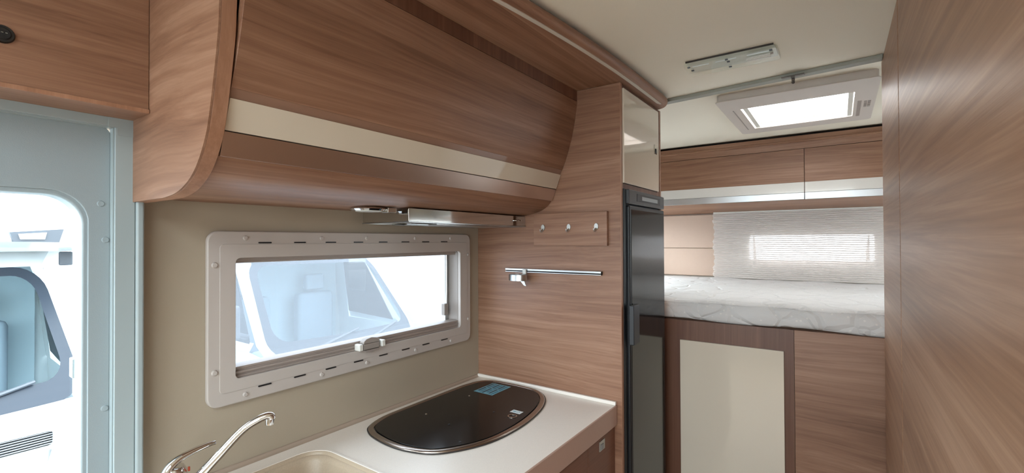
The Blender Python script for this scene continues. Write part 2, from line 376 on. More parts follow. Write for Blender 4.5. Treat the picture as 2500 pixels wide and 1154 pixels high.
# ------------------------------------------------------------------ kitchen window
w1 = thing('window_1', 'long white-framed kitchen window above the worktop', 'window', (0.97, 1.25, 1.077), kind='structure')
FY = 1.236
obj('window_frame', ring(rr(.485, 1.454, 1.0765, 1.508, .026, 8), rr(.548, 1.391, 1.137, 1.441, .012, 8), FY, 1.2499), M['white_plastic'], w1, bevel=.004, seg=3)
obj('inner_bezel', ring(rr(.512, 1.432, 1.1085, 1.475, .010, 6), rr(.5485, 1.3905, 1.1375, 1.4405, .012, 6), FY - .0018, FY + .001), M['white_plastic'], w1, bevel=.0008)
obj('window_reveal', ring(rr(.540, 1.400, 1.130, 1.449, .012), rr(.548, 1.391, 1.137, 1.441, .012), 1.2495, 1.300), M['grey_plastic'], w1)
sl = None; slb = None
for k in range(8):
    for zz in (1.4785, 1.1052):
        s_ = obj('vent_slot', prism(rr(.604 + k * .0968, .638 + k * .0968, zz - .0018, zz + .0018, .0016, 3), FY - .0022, FY + .001, 'Y'), M['black'], w1)
for X in (.572, .785, .943, 1.151, 1.335):
    for zz in (1.4905, 1.0935):
        obj('screw_cap', disc(X, FY + .001, zz, .0068, -.0050, 'Y', 20, .0044), M['white_plastic'], w1)
for X in (.5005, 1.438):
    for zz in (1.4245, 1.164):
        obj('screw_cap', disc(X, FY + .001, zz, .0078, -.0055, 'Y', 20, .005), M['white_plastic'], w1)
# blind cassettes with ribs at the bottom and top of the opening
prof = [(1.250, 1.1372), (1.246, 1.1372), (1.246, 1.1425), (1.250, 1.1435), (1.250, 1.1465), (1.2465, 1.1475), (1.2465, 1.1530), (1.2515, 1.1540), (1.2515, 1.1575), (1.249, 1.1585), (1.249, 1.1640), (1.262, 1.1665), (1.285, 1.1665), (1.285, 1.1372)]
obj('blind_cassette', prism(prof, .5485, 1.3905, 'X'), M['blind_rib'], w1, bevel=.0006)
prof2 = [(1.258, 1.4405), (1.258, 1.4330), (1.262, 1.4320), (1.262, 1.4270), (1.285, 1.4250), (1.285, 1.4405)]
obj('blind_cassette', prism(prof2, .5485, 1.3905, 'X'), M['blind_rib'], w1)
obj('pane', box(.50, 1.44, 1.306, 1.310, 1.095, 1.480), M['window'], w1)
obj('pane_frame', ring(rr(.49, 1.45, 1.085, 1.490, .03), rr(.545, 1.372, 1.148, 1.4335, .008), 1.300, 1.306), M['alu'], w1)
catch = obj('window_catch', boxes((.923, .983, 1.222, 1.248, 1.1375, 1.156)), M['grey_plastic'], w1, bevel=.003)
obj('catch_arm', prism([(.922, .0), (.984, .0), (.982, .006), (.972, .012), (.953, .0155), (.934, .012), (.924, .006)], 1.214, 1.246, 'Y') if False else prism([(x, 1.156 + z) for x, z in ((.922, 0), (.986, 0), (.984, .008), (.972, .015), (.953, .0185), (.934, .015), (.924, .008))], 1.224, 1.246, 'Y'), M['grey_plastic'], catch, bevel=.002)
obj('catch_lip', prism([(x, 1.1365 - z) for x, z in ((.925, 0), (.983, 0), (.978, .006), (.955, .0095), (.931, .006))], 1.221, 1.236, 'Y'), M['grey_plastic'], catch, bevel=.001)
for X in (.904, .991): obj('catch_tab', box(X, X + .014, 1.219, 1.247, 1.1375, 1.1585), M['opal'], catch, bevel=.003)
obj('stay_arm', tube([(1.372, 1.292, 1.425), (1.371, 1.292, 1.28), (1.366, 1.290, 1.20)], .004, 8), M['alu'], w1)
obj('stay_knob', box(1.345, 1.368, 1.278, 1.296, 1.186, 1.232), M['grey_plastic'], w1, bevel=.003)
dbm = bmesh.new()
for k in range(70):
    X = random.uniform(.56, 1.36); Z = 1.425 - abs(random.gauss(0, .045)); r = random.uniform(.0008, .0019)
    if Z < 1.2: continue
    bmesh.ops.create_icosphere(dbm, subdivisions=1, radius=r, matrix=Matrix.Translation((X, 1.3058, Z)))
obj('rain_drops', dbm, M['clear'], w1, kind='stuff')

# ------------------------------------------------------------------ entrance door
d1 = thing('door_1', 'pale grey entrance door with a large rounded window', 'door', (0, 1.25, 0.08), kind='structure')
obj('door_leaf', ring(rr(-.352, .303, .085, 1.718, .012, 10), rr(-.27, .2690, .62, 1.5835, .062, 10), 1.236, 1.262), M['white_door'], d1, bevel=.002)
obj('window_moulding', ring(rr(-.283, .2755, .61, 1.591, .070, 10), rr(-.262, .2600, .63, 1.5745, .056, 10), 1.240, 1.292), M['white_door'], d1, bevel=.005, seg=3)
obj('door_pane', box(-.27, .268, 1.284, 1.288, .62, 1.58), M['pane'], d1)
fr = obj('door_frame', boxes((-.385, .3395, 1.214, 1.249, 1.7185, 1.7545), (.3055, .3395, 1.214, 1.249, .08, 1.7184), (-.385, -.353, 1.214, 1.249, .08, 1.7184)), M['white_frame'], d1, bevel=.0015)
obj('outer_moulding', box(.3400, .3545, 1.208, 1.2495, .08, 1.7545), M['white_frame'], d1, bevel=.005, seg=3)
obj('corner_cover', prism([(.2945, 1.7545), (.3400, 1.7545), (.3400, 1.7015), (.3085, 1.7015), (.3085, 1.7165), (.2945, 1.7165)], 1.2125, 1.2139, 'Y'), M['white_frame'], d1)
obj('door_seal', box(.3030, .3052, 1.219, 1.240, .09, 1.716), M['white_frame'], d1)
obj('door_seal', box(-.35, .3052, 1.219, 1.240, 1.7165, 1.7183), M['white_frame'], d1)
for zz in (1.560, 1.486, 1.14):
    obj('screw_cap', disc(.2885 if zz > 1.5 else .296, 1.2365, zz, .0068, -.003, 'Y', 18, .005), M['white_door'], d1)
obj('door_hinge', boxes((.262, .270, 1.29, 1.315, 1.16, 1.34), (.258, .266, 1.295, 1.32, 1.20, 1.24)), M['alu'], d1, bevel=.002)

# ------------------------------------------------------------------ panel over the door with a black socket
op = thing('header_cabinet', 'brown wood cabinet front across the top above the entrance door', 'cabinet', (-.2, 1.12, 1.738))
obj('panel', box(-1.2, .3345, 1.120, 1.138, 1.744, 2.062), M['wood_x'], op, bevel=.001)
obj('bottom_shelf', box(-1.2, .3345, 1.122, 1.2495, 1.7365, 1.7437), M['wood_x'], op)
obj('edge_strip', box(-1.2, .3345, 1.116, 1.1215, 1.7360, 1.7440), M['wood_bright'], op, bevel=.001)
kn = thing('socket', 'round black socket in the wood panel above the door', 'socket', (.136, 1.1199, 1.822))
obj('ring', disc(.136, 1.1199, 1.8237, .0152, -.004, 'Y', 28, .0135), M['black'], kn)
obj('cover', disc(.136, 1.1159, 1.8237, .0105, -.0018, 'Y', 24, .009), M['fridge_frame'], kn)
obj('symbol', boxes((.134, .1366, 1.1135, 1.1142, 1.8245, 1.8255), (.139, .1415, 1.1135, 1.1142, 1.8245, 1.8255)), M['alu'], kn)

# ------------------------------------------------------------------ overhead kitchen cabinet
kc = thing('overhead_cabinet', 'long curved brown overhead cabinet with cream stripe over the kitchen window', 'cabinet', (.93, 1.0, 1.565))
endp = [(.800, 2.062), (.8045, 1.955), (.8126, 1.870), (.8155, 1.831), (.827, 1.774), (.849, 1.691), (.866, 1.652), (.895, 1.615), (.931, 1.589), (.984, 1.571), (1.043, 1.565), (1.2495, 1.5655)]
cv = [tuple(p) for p in catmull([(a, b, 0) for a, b in endp[:-1]], 5)]
endpts = [(a, b) for a, b, _ in cv] + [(1.2495, 1.5655), (1.2495, 2.062)]
obj('end_panel', prism(endpts, .335, .3385, 'X'), M['wood_wild'], kc)
obj('end_panel', prism(endpts, .3386, .3625, 'X'), M['wood_bright'], kc, bevel=.0012, label='solid edge of the end panel')
# carcass underside: curves back to the wall
ub = catmull([(.886, 1.636, 0), (.905, 1.613, 0), (.940, 1.594, 0), (1.0, 1.581, 0), (1.08, 1.5765, 0)], 5)
und = [(a, b) for a, b, _ in ub] + [(1.2495, 1.577), (1.2495, 1.66), (.905, 1.66)]
obj('underside', prism(und, .363, 1.5195, 'X'), M['wood_x'], kc)
obj('carcass', boxes((.364, 1.5195, .862, 1.2495, 1.69, 1.985)), M['dark_gap'], kc)
# door skins follow the curve of the front
fp = catmull([(.7765, 1.9885, 0), (.7885, 1.913, 0), (.806, 1.840, 0), (.8265, 1.779, 0), (.8505, 1.7215, 0), (.8695, 1.672, 0), (.886, 1.629, 0)], 8)
def seg_between(z1, z0):
    o = []
    for (a, b) in zip(fp, fp[1:]):
        for q in (a, b):
            if z0 - 1e-6 <= q[1] <= z1 + 1e-6 and (not o or abs(o[-1][1] - q[1]) > 1e-5): o.append((q[0], q[1]))
        for zc_ in (z1, z0):
            if b[1] < zc_ < a[1]:
                t = (a[1] - zc_) / (a[1] - b[1]); o.append((a[0] + t * (b[0] - a[0]), zc_))
    o = sorted(set((round(a, 5), round(b, 5)) for a, b in o), key=lambda p: -p[1]); return o
def skin(z1, z0, proud, th, x0, x1):
    s = seg_between(z1, z0)
    return prism([(a - proud, b) for a, b in s] + [(a + th, b) for a, b in s[::-1]], x0, x1, 'X')
cd = obj('cabinet_door', skin(1.9880, 1.7435, 0, .018, .366, 1.5185), M['wood_x'], kc, bevel=.0008)
obj('glossy_lip', skin(1.7434, 1.7266, -.0015, .012, .366, 1.5180), M['brown_gloss'], cd)
obj('cream_stripe', skin(1.7265, 1.6745, .003, .015, .366, 1.5165), M['cream_gloss'], cd, bevel=.0008, label='glossy cream stripe')
obj('handle_strip', skin(1.6725, 1.6310, .002, .015, .366, 1.5165), M['silver'], cd, bevel=.0008, label='satin silver handle strip')
obj('top_rail', box(.364, 1.5195, .7785, .800, 1.990, 2.0275), M['wood_dark_z'], kc)

# ------------------------------------------------------------------ valance below the ceiling with light strip
def yf(x): return .552 + .078 * max(0, 1.62 - x) ** 2
vb = bmesh.new(); vst = bmesh.new(); soff = bmesh.new()
xs = [.3 + i * .05 for i in range(31)] + [1.84 + .012 * i for i in range(0, 9)]
def front(x):
    if x <= 1.84: return yf(x)
    t = (x - 1.84) / .0965; return yf(1.84) + .055 * (1 - math.sqrt(max(0, 1 - t * t)))
prev = None
for x in xs:
    y = front(x); ps = []
    for k in range(7):
        a = math.pi * (k / 6 - .5); ps.append((y + .010 - .010 * math.cos(a), 2.0405 + .0125 * math.sin(a)))
    loop = [(.640, 2.028)] + ps + [(.640, 2.053)]
    cur = [vb.verts.new((x, a, b)) for a, b in loop]
    if prev:
        for k in range(len(cur)): j = (k + 1) % len(cur); vb.faces.new((prev[k], prev[j], cur[j], cur[k]))
    else: vb.faces.new(cur)
    prev = cur
vb.faces.new(prev[::-1])
va_ = thing('valance', 'brown wood valance with a pale light strip under the ceiling', 'valance', (1.1, .66, 2.028))
obj('rounded_edge', vb, M['wood_x'], va_, smooth=50)
obj('soffit', boxes((.3, 1.519, .6405, .790, 2.0283, 2.052), (1.519, 1.936, .6405, .70, 2.0283, 2.052)), M['wood_x'], va_)
prev = None
sx = [.3 + i * .05 for i in range(31)] + [1.84, 1.86]
for x in sx:
    y = yf(min(x, 1.84)) + .0235; w = .0125 if x < 1.85 else .006
    cur = [vst.verts.new((x, y + d, z)) for d, z in ((0, 2.0285), (0, 2.0262), (w, 2.0262), (w, 2.0285))]
    if prev:
        for k in range(4): vst.faces.new((prev[k], prev[(k + 1) % 4], cur[(k + 1) % 4], cur[k]))
    else: vst.faces.new(cur)
    prev = cur
vst.faces.new(prev[::-1])
obj('light_strip', vst, M['valance_strip'], va_, label='pale plastic light strip')
obj('ceiling_spacer', box(.3, 1.92, .615, .70, 2.0535, 2.0625), M['dark_gap'], va_)

# ------------------------------------------------------------------ tall fridge housing
th_ = thing('tall_cabinet', 'tall brown wood housing around the black fridge', 'cabinet', (1.74, .93, 0))
obj('side_panel', prism([(.614, 0), (1.2495, 0), (1.2495, 2.0275), (.614, 2.0275)], 1.5202, 1.5372, 'X'), M['wood_y'], th_, label='broad side panel facing the worktop')
obj('edge_band', box(1.5200, 1.5374, .6128, .6142, 0, 2.0275), M['wood_bright'], th_)
obj('side_panel', box(1.949, 1.966, .614, 1.2495, 0, 2.0275), M['wood_y'], th_, label='far side panel beside the bed')
obj('frame', boxes((1.5375, 1.9488, .6155, .634, 1.6625, 1.6800), (1.9215, 1.9488, .6155, .634, 1.6801, 2.0275), (1.5375, 1.9214, .6155, .634, 2.0140, 2.0275)), M['wood_dark_z'], th_)
obj('back_panel', box(1.5375, 1.9488, .66, .67, 1.664, 2.027), M['wood_y'], th_)
cdr = obj('cabinet_door', box(1.5385, 1.9195, .6070, .6240, 1.6815, 2.0128), M['cream_gloss'], th_, bevel=.0015, label='glossy cream door above the fridge')
lt = obj('latch', box(1.858, 1.886, .6045, .6072, 1.829, 1.868), M['steel'], cdr, bevel=.001)
obj('latch_button', box(1.868, 1.880, .6025, .6046, 1.834, 1.852), M['black'], lt)

# ------------------------------------------------------------------ fridge
fg = thing('fridge', 'tall black glossy fridge between the worktop and the bed', 'fridge', (1.745, .9, 0.05))
obj('body', box(1.5378, 1.9486, .6200, 1.20, .05, 1.6615), M['fridge_frame'], fg)
obj('surround', boxes((1.5380, 1.5600, .6100, .6199, .06, 1.6612)), M['fridge_frame'], fg)
cp = obj('control_panel', box(1.5605, 1.9595, .5990, .6199, 1.6090, 1.6612), M['fridge_grey'], fg, bevel=.004)
obj('display_recess', box(1.640, 1.905, .5980, .5992, 1.622, 1.650), M['fridge_frame'], cp, bevel=.001)
obj('display', box(1.688, 1.868, .5968, .5981, 1.6285, 1.6430), M['fridge_silver'], cp, bevel=.0006)
fd = obj('fridge_door', box(1.5665, 1.9590, .5990, .6198, .08, 1.6045), M['fridge_frame'], fg, bevel=.006, seg=3)
obj('door_glass', box(1.5800, 1.9500, .5978, .5992, .10, 1.590), M['fridge_black'], fd)
hd = obj('handle', box(1.5415, 1.5995, .5770, .5962, 1.118, 1.2560), M['handle_dark'], fd, bevel=.004)

# ------------------------------------------------------------------ hook board
hb = thing('hook_board', 'thin brown wood board with three silver hooks on the partition', 'board', (1.512, .81, 1.461))
obj('board', box(1.5045, 1.5198, .6580, .9600, 1.4620, 1.5830), M['wood_y'], hb, bevel=.001)
for Y in (.9172, .8070, .6979):
    h = obj('hook', disc(1.5044, Y, 1.5305, .0085, -.0028, 'X', 20, .0075), M['alu'], hb)
    for v in h.data.vertices: v.co.z = (v.co.z - .0085) * 1.45 + .0085
    obj('prong', tube(catmull([(1.503, Y, 1.524), (1.497, Y, 1.5165), (1.490, Y, 1.5140), (1.4855, Y, 1.5185), (1.4845, Y, 1.523)], 4), .0030, 10, 1.0, (0, 1, 0)), M['alu'], h)

# ------------------------------------------------------------------ aluminium rail and hanging holder
rl = thing('wall_rail', 'thin silver rail fixed to the brown partition', 'rail', (1.51, .89, 1.36))
obj('bar', boxes((1.5085, 1.5196, .6820, 1.0960, 1.3590, 1.3705)), M['dark_gap'], rl)
obj('lip', boxes((1.5045, 1.5195, .6820, 1.0960, 1.3645, 1.3715), (1.5045, 1.5195, .6820, 1.0960, 1.3575, 1.3605)), M['alu'], rl, bevel=.0006)
ho = thing('cup_holder', 'small silver holder hanging from the wall rail', 'holder', (1.478, 1.0, 1.31))
obj('hanger', boxes((1.4975, 1.5043, .9930, 1.0085, 1.3520, 1.3700)), M['opal'], ho, bevel=.001)
rp = []
c0 = (1.474, 1.0135)
for k in range(25):
    a = 2 * math.pi * k / 24
    rp.append((c0[0] + .0285 * math.cos(a), c0[1] + .038 * math.sin(a)))
rin = [(c0[0] + .0255 * math.cos(2 * math.pi * k / 24), c0[1] + .035 * math.sin(2 * math.pi * k / 24)) for k in range(24)]
obj('ring', ring(rp[:24], rin, 1.3275, 1.3510, 'Z'), M['alu'], ho)
obj('cover', prism(rp[:24], 1.3492, 1.3505, 'Z'), M['alu'], ho)
obj('bracket', prism([(1.016, 1.3274), (.996, 1.3274), (.9870, 1.3060), (.9975, 1.3085)], 1.490, 1.493, 'X'), M['alu'], ho)

# ------------------------------------------------------------------ cooker hood
hh = thing('cooker_hood', 'flat polished steel cooker hood under the overhead cabinet', 'hood', (1.22, 1.12, 1.5366))
hx0, hx1, hy0 = .914, 1.5195, 1.0077
hbm = boxes((hx0, hx1, hy0, 1.2170, 1.5380, 1.5765))
obj('housing', hbm, M['steel'], hh, bevel=.0012)
obj('base_rim', ring([(hx0 - .001, hy0 - .0015), (hx1, hy0 - .0015), (hx1, 1.2185), (hx0 - .001, 1.2185)], [(hx0 + .012, hy0 + .012), (hx1 - .012, hy0 + .012), (hx1 - .012, 1.205), (hx0 + .012, 1.205)], 1.5352, 1.5379, 'Z'), M['alu'], hh)
obj('lamp_lens', box(.93, 1.02, 1.035, 1.100, 1.5270, 1.5350), M['clear'], hh, bevel=.002)
obj('filter', box(1.06, 1.47, 1.04, 1.19, 1.5330, 1.5352), M['alu'], hh)
for Y, X in ((0, 1.452), (0, 1.474)):
    obj('knob', tube([(X, hy0 - .0002, 1.5585), (X, hy0 - .006, 1.5585), (X, hy0 - .011, 1.5585)], [.0032, .0026, .0042], 14), M['chrome'], hh)
sp = thing('spotlight', 'small chrome spotlight under the overhead cabinet beside the hood', 'lamp', (.835, 1.08, 1.563))
obj('rim', tube([(.835, 1.085, 1.5760), (.835, 1.085, 1.5710), (.835, 1.085, 1.5660)], [.048, .052, .046], 32), M['chrome'], sp)
obj('lens', disc(.835, 1.085, 1.5662, .036, -.0012, 'Z', 28), M['opal'], sp)
obj('switch', box(.862, .893, 1.035, 1.062, 1.5620, 1.5758), M['steel'], sp, bevel=.001)
for Z_ in (0,): pass

# ------------------------------------------------------------------ worktop, sink, tap, hob
WZ = .912
wt = thing('worktop', 'cream speckled worktop along the kitchen wall', 'worktop', (.94, .94, .84))
sink_in = rr(.455, .7425, .80, 1.183, .062, 8)
wout = rr(.358, 1.5195, .6346, 1.2495, .0004, 8)
obj('top', ring(wout, sink_in, WZ - .03, WZ, 'Z'), M['worktop'], wt)
obj('front_edge', prism([(.6300, WZ - .0012), (.6325, WZ), (.6345, WZ), (.6345, .8440), (.6320, .8440), (.6300, .8460)], .358, 1.5145, 'X'), M['worktop_edge'], wt)
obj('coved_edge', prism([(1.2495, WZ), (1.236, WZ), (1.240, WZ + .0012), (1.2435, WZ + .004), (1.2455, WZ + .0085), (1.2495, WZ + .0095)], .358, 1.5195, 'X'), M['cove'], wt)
obj('upstand', box(1.5085, 1.5196, .6325, 1.2455, WZ + .0003, .9245), M['worktop'], wt, bevel=.0015)
sk = thing('sink', 'beige speckled sink basin let into the worktop', 'sink', (.6, .99, .76))
sb = bmesh.new()
loops = [(0, WZ + .0012, .062), (.004, WZ - .0005, .058), (.0055, WZ - .0070, .056), (.012, WZ - .0085, .052), (.017, WZ - .020, .050), (.024, .80, .05), (.05, .77, .05)]
prev = None
for off, z, r in loops:
    cur = [sb.verts.new((a, b, z)) for a, b in rr(.4555 + off, .742 - off, .8005 + off, 1.1825 - off, r, 8)]
    if prev:
        for k in range(len(cur)): j = (k + 1) % len(cur); sb.faces.new((prev[k], prev[j], cur[j], cur[k]))
    prev = cur
sb.faces.new(prev)
obj('basin', sb, M['sink'], sk, smooth=60)
obj('rim', ring(rr(.4490, .7485, .7940, 1.189, .068, 8), rr(.4560, .7415, .8010, 1.182, .062, 8), WZ + .0002, WZ + .0022, 'Z'), M['worktop'], sk, bevel=.0008)
obj('drain', disc(.60, .98, .7701, .03, .003, 'Z', 24, .026), M['chrome'], sk)

fa = thing('tap', 'chrome mixer tap with a curved spout beside the sink', 'tap', (.381, 1.12, WZ + .0005))
obj('base', tube([(.381, 1.12, WZ + .0005), (.381, 1.12, WZ + .006), (.381, 1.12, WZ + .010)], [.028, .027, .0235], 28), M['chrome'], fa)
obj('body', tube([(.381, 1.12, WZ + .010), (.381, 1.12, .950), (.381, 1.12, .9930)], [.0215, .0205, .0205], 28), M['chrome'], fa)
obj('cartridge', tube([(.381, 1.12, .9945), (.381, 1.12, 1.008), (.380, 1.12, 1.0185)], [.0208, .0205, .0160], 28), M['chrome'], fa)
spt = catmull([(.386, 1.118, .948), (.398, 1.113, .960), (.4085, 1.11, .9735), (.425, 1.10, .9965), (.452, 1.085, 1.0285), (.4777, 1.07, 1.0605), (.4943, 1.06, 1.0775), (.5112, 1.05, 1.0880), (.526, 1.0425, 1.0935), (.5345, 1.038, 1.0925), (.5375, 1.0363, 1.0870)], 6)
nn = len(spt)
spb = obj('spout', tube(spt, [.0112 - .0030 * min(1, i / (nn * .8)) for i in range(nn)], 20), M['chrome'], fa, smooth=60)
obj('aerator', tube([(.5335, 1.038, 1.0875), (.5325, 1.0385, 1.0800), (.5320, 1.0385, 1.0745)], [.0088, .0092, .0085], 20), M['chrome'], spb)
lv = catmull([(.3640, 1.118, 1.000), (.3655, 1.118, 1.0130), (.3735, 1.118, 1.0245), (.3900, 1.118, 1.0340), (.4130, 1.117, 1.0400), (.4380, 1.116, 1.0435), (.4535, 1.115, 1.0440)], 6)
nl = len(lv)
obj('lever', tube(lv, [.0135 * (1 - .60 * (i / (nl - 1)) ** .8) for i in range(nl)], 20, .80, (0, 0, 1)), M['chrome'], fa, smooth=60)
obj('marker', box(.3985, .4025, 1.104, 1.108, 1.0060, 1.0150), M['red'], fa, bevel=.001)

hob = thing('hob', 'black glass-lidded hob with steel rim set in the worktop', 'hob', (1.18, 1.0, WZ))
ho_pts = [(.862, 1.100), (.853, 1.030), (.858, .960), (.886, .888), (.947, .838), (1.032, .803), (1.141, .7925), (1.250, .8015), (1.355, .827), (1.435, .868), (1.485, .925), (1.4985, .990), (1.4985, 1.080), (1.488, 1.150), (1.449, 1.192), (1.380, 1.208), (1.313, 1.2115), (1.10, 1.2115), (.978, 1.208), (.905, 1.180), (.877, 1.145)]
loop = [(p.x, p.y) for p in catmull([(a, b, 0) for a, b in ho_pts], 5, True)]
cx_, cy_ = 1.18, 1.01
def inset(lp, d):
    n = len(lp); out = []
    for i in range(n):
        a = Vector(lp[i - 1]); b = Vector(lp[(i + 1) % n]); t = (b - a).normalized(); nrm = Vector((-t.y, t.x))
        out.append((lp[i][0] + nrm.x * d, lp[i][1] + nrm.y * d))
    return out
area = sum(loop[i - 1][0] * loop[i][1] - loop[i][0] * loop[i - 1][1] for i in range(len(loop)))
sg = 1 if area > 0 else -1
obj('seal', ring(loop, inset(loop, sg * .012), WZ + .0003, WZ + .0030, 'Z'), M['hob_rim'], hob)
rb = bmesh.new(); prev = None
for d, z in ((.0035, .0030), (.0045, .0060), (.0075, .0075), (.0180, .0075), (.0205, .0062), (.0215, .0030)):
    cur = [rb.verts.new((a, b, WZ + z)) for a, b in inset(loop, sg * d)]
    if prev:
        for k in range(len(cur)): j = (k + 1) % len(cur); rb.faces.new((prev[k], prev[j], cur[j], cur[k]))
    prev = cur
obj('steel_rim', rb, M['rim_steel'], hob, smooth=70)
obj('glass_lid', prism(inset(loop, sg * .0235), WZ + .002, WZ + .0075, 'Z'), M['hob_black'], hob, bevel=.001)
GZ = WZ + .0076
for X, Y in ((1.070, 1.100), (1.285, 1.100), (.976, .870), (1.05, .98), (1.21, .93)):
    obj('lid_stud', disc(X, Y, GZ, .0038, .0012, 'Z', 14, .003), M['steel'] if Y > 1.05 else M['fridge_frame'], hob)
obj('vent_ring', ring([(1.213 + .0155 * math.cos(2 * math.pi * k / 24), .858 + .0155 * math.sin(2 * math.pi * k / 24)) for k in range(24)], [(1.213 + .0115 * math.cos(2 * math.pi * k / 24), .858 + .0115 * math.sin(2 * math.pi * k / 24)) for k in range(24)], GZ, GZ + .0015, 'Z'), M['steel'], hob)
bs = obj('info_sticker', box(1.335, 1.4535, 1.034, 1.121, GZ, GZ + .0003), M['sticker_pale'], hob, label='blue printed sticker')
for k in range(6):
    y0 = 1.040 + k * .0135
    obj('text_line', boxes((1.340 + .006 * (k % 3), 1.385 + .012 * (k % 2), y0, y0 + .0075, GZ + .0003, GZ + .0005), (1.392 + .012 * (k % 2), 1.448, y0 + .001, y0 + .0085, GZ + .0003, GZ + .0005)), M['sticker_ink'] if k % 2 else M['sticker_blue'], bs)
ws = obj('label_sticker', box(1.241, 1.264, .849, .888, GZ, GZ + .0003), M['sticker_white'], hob, label='small white sticker')
obj('print', ring([(1.252 + .006 * math.cos(2 * math.pi * k / 16), .862 + .006 * math.sin(2 * math.pi * k / 16)) for k in range(16)], [(1.252 + .0042 * math.cos(2 * math.pi * k / 16), .862 + .0042 * math.sin(2 * math.pi * k / 16)) for k in range(16)], GZ + .0003, GZ + .0005, 'Z'), M['sticker_pale'], ws)
obj('print', box(1.249, 1.2555, .871, .882, GZ + .0003, GZ + .0005), M['sticker_pale'], ws)

# ------------------------------------------------------------------ base cabinet
bc = thing('base_cabinet', 'dark brown kitchen base cabinet below the worktop', 'cabinet', (.94, .93, 0))
obj('carcass', boxes((.36, 1.5195, .662, 1.2, .10, .76), (.36, .44, .662, 1.2, .76, .878), (.76, 1.5195, .662, 1.2, .76, .878), (.44, .76, .662, .78, .76, .878)), M['dark_gap'], bc)
obj('side_stile', box(1.5085, 1.5197, .6400, .6615, .10, .8435), M['wood_dark'], bc)
dra = [(1.3065, 1.5075), (.92, 1.3045), (.54, .918)]
for i, (a, b) in enumerate(dra):
    dd = obj('cabinet_door', box(a, b, .6385, .6610, .12, .8370), M['wood_dark'], bc, bevel=.001)
    cxm = 1.406 if i == 0 else (a + .09)
    lt = obj('latch', box(cxm - .021, cxm + .021, .6355, .6386, .7975, .8290), M['alu'], dd, bevel=.001)
    obj('latch_button', box(cxm - .012, cxm + .010, .6335, .6356, .8010, .8180), M['fridge_silver'], lt, bevel=.001)
obj('plinth', box(.36, 1.5195, .70, .72, 0, .10), M['wood_dark'], bc)

# ------------------------------------------------------------------ wardrobe wall close to the camera
wr = thing('wardrobe', 'tall brown wood wardrobe side at the right edge', 'wardrobe', (1.1, -.52, 0))
obj('side_panel', box(.25, 1.4360, -.1395, -.1205, .0, 2.0625), M['wood_near'], wr, bevel=.001)
obj('end_post', box(1.4425, 1.9400, -.1395, -.1200, 0, 2.0625), M['wood_near'], wr, bevel=.004, seg=3)
obj('joint', box(1.4362, 1.4424, -.1395, -.1260, 0, 2.0625), M['wood_dark'], wr)
obj('side_panel', box(1.920, 1.9390, -.948, -.140, 0, 2.0625), M['wood_y'], wr)
obj('front_panel', box(.25, .2690, -.948, -.140, 0, 2.0625), M['wood_y'], wr)

# ------------------------------------------------------------------ rear bed
bd = thing('bed_base', 'raised brown wood bed base with a cream front door', 'bed', (2.7, .2, 0))
obj('frame_panel', box(2.050, 2.068, .1420, 1.2495, 0, 1.138), M['wood_dark_z'], bd, label='upright-grained panel around the cream door')
obj('side_panel', box(2.048, 2.068, -.948, .1405, 0, 1.138), M['wood_y'], bd, label='crosswise-grained panel right of the cream door')
obj('slat_board', box(2.070, 3.448, -.948, 1.2495, 1.110, 1.137), M['wood_y'], bd)
obj('cabinet_door', box(2.038, 2.0495, .1745, .5600, .20, 1.0550), M['cream_gloss'], bd, bevel=.0012, label='glossy cream door under the bed')
mb = bmesh.new()
nx, ny = 44, 70
x0, x1, y0, y1 = 2.047, 3.44, -.94, 1.243
def mz(x, y):
    s = .0035 * math.sin(x * 9 + y * 5) * math.sin(y * 7 - x * 3) + .002 * math.sin(y * 23 + x * 11)
    return s
top = {}; 
prof_f = [(0.004, 1.1425), (-.004, 1.152), (-.009, 1.172), (-.008, 1.196), (-.001, 1.213), (.014, 1.2225)]
rows = []
for j in range(ny + 1):
    y = y0 + (y1 - y0) * j / ny; row = []
    for k, (dx, z) in enumerate(prof_f):
        wob = .003 * math.sin(y * 31 + k) * (1 if 0 < k < 5 else 0); row.append(mb.verts.new((x0 + .009 + dx + wob, y, z + (.0035 * math.sin(y * 14) if k in (0, 1) else 0) + (mz(x0, y) if k > 3 else 0))))
    for i in range(1, nx + 1):
        x = x0 + .023 + (x1 - x0 - .023) * i / nx; e = min(1, (x1 - x) / .03 + .3) if x > x1 - .03 else 1
        row.append(mb.verts.new((x, y, 1.2245 + mz(x, y) * 1.0 - .01 * (1 - e))))
    row.append(mb.verts.new((x1, y, 1.1400)))
    rows.append(row)
for a, b in zip(rows, rows[1:]):
    for k in range(len(a) - 1): mb.faces.new((a[k], a[k + 1], b[k + 1], b[k]))
    mb.faces.new((a[-1], a[0], b[0], b[-1]))
mb.faces.new(rows[0]); mb.faces.new(rows[-1][::-1])
mt = thing('mattress', 'quilted white mattress on the raised rear bed', 'mattress', (2.74, .15, 1.138))
obj('cover', mb, M['mattress'], mt, smooth=80)
pip = bmesh.new()
pts = [(x0 + .0095 + .001 * math.sin(j * .7), y0 + (y1 - y0) * j / 120, 1.2150 + mz(x0, y0 + (y1 - y0) * j / 120)) for j in range(121)]
add_tube(pip, pts, .0030, 8)
obj('piping', pip, M['mattress'], mt)

# padded panels on the rear wall left of the window
pp = thing('padded_wall_panel', 'beige padded panel on the rear wall left of the shade', 'panel', (3.44, .95, 1.24))
obj('cushion', box(3.432, 3.4495, .60, 1.2495, 1.4255, 1.66), M['padding'], pp, bevel=.006, seg=3)
obj('cushion', box(3.432, 3.4495, .60, 1.2495, 1.2300, 1.4235), M['padding'], pp, bevel=.006, seg=3)

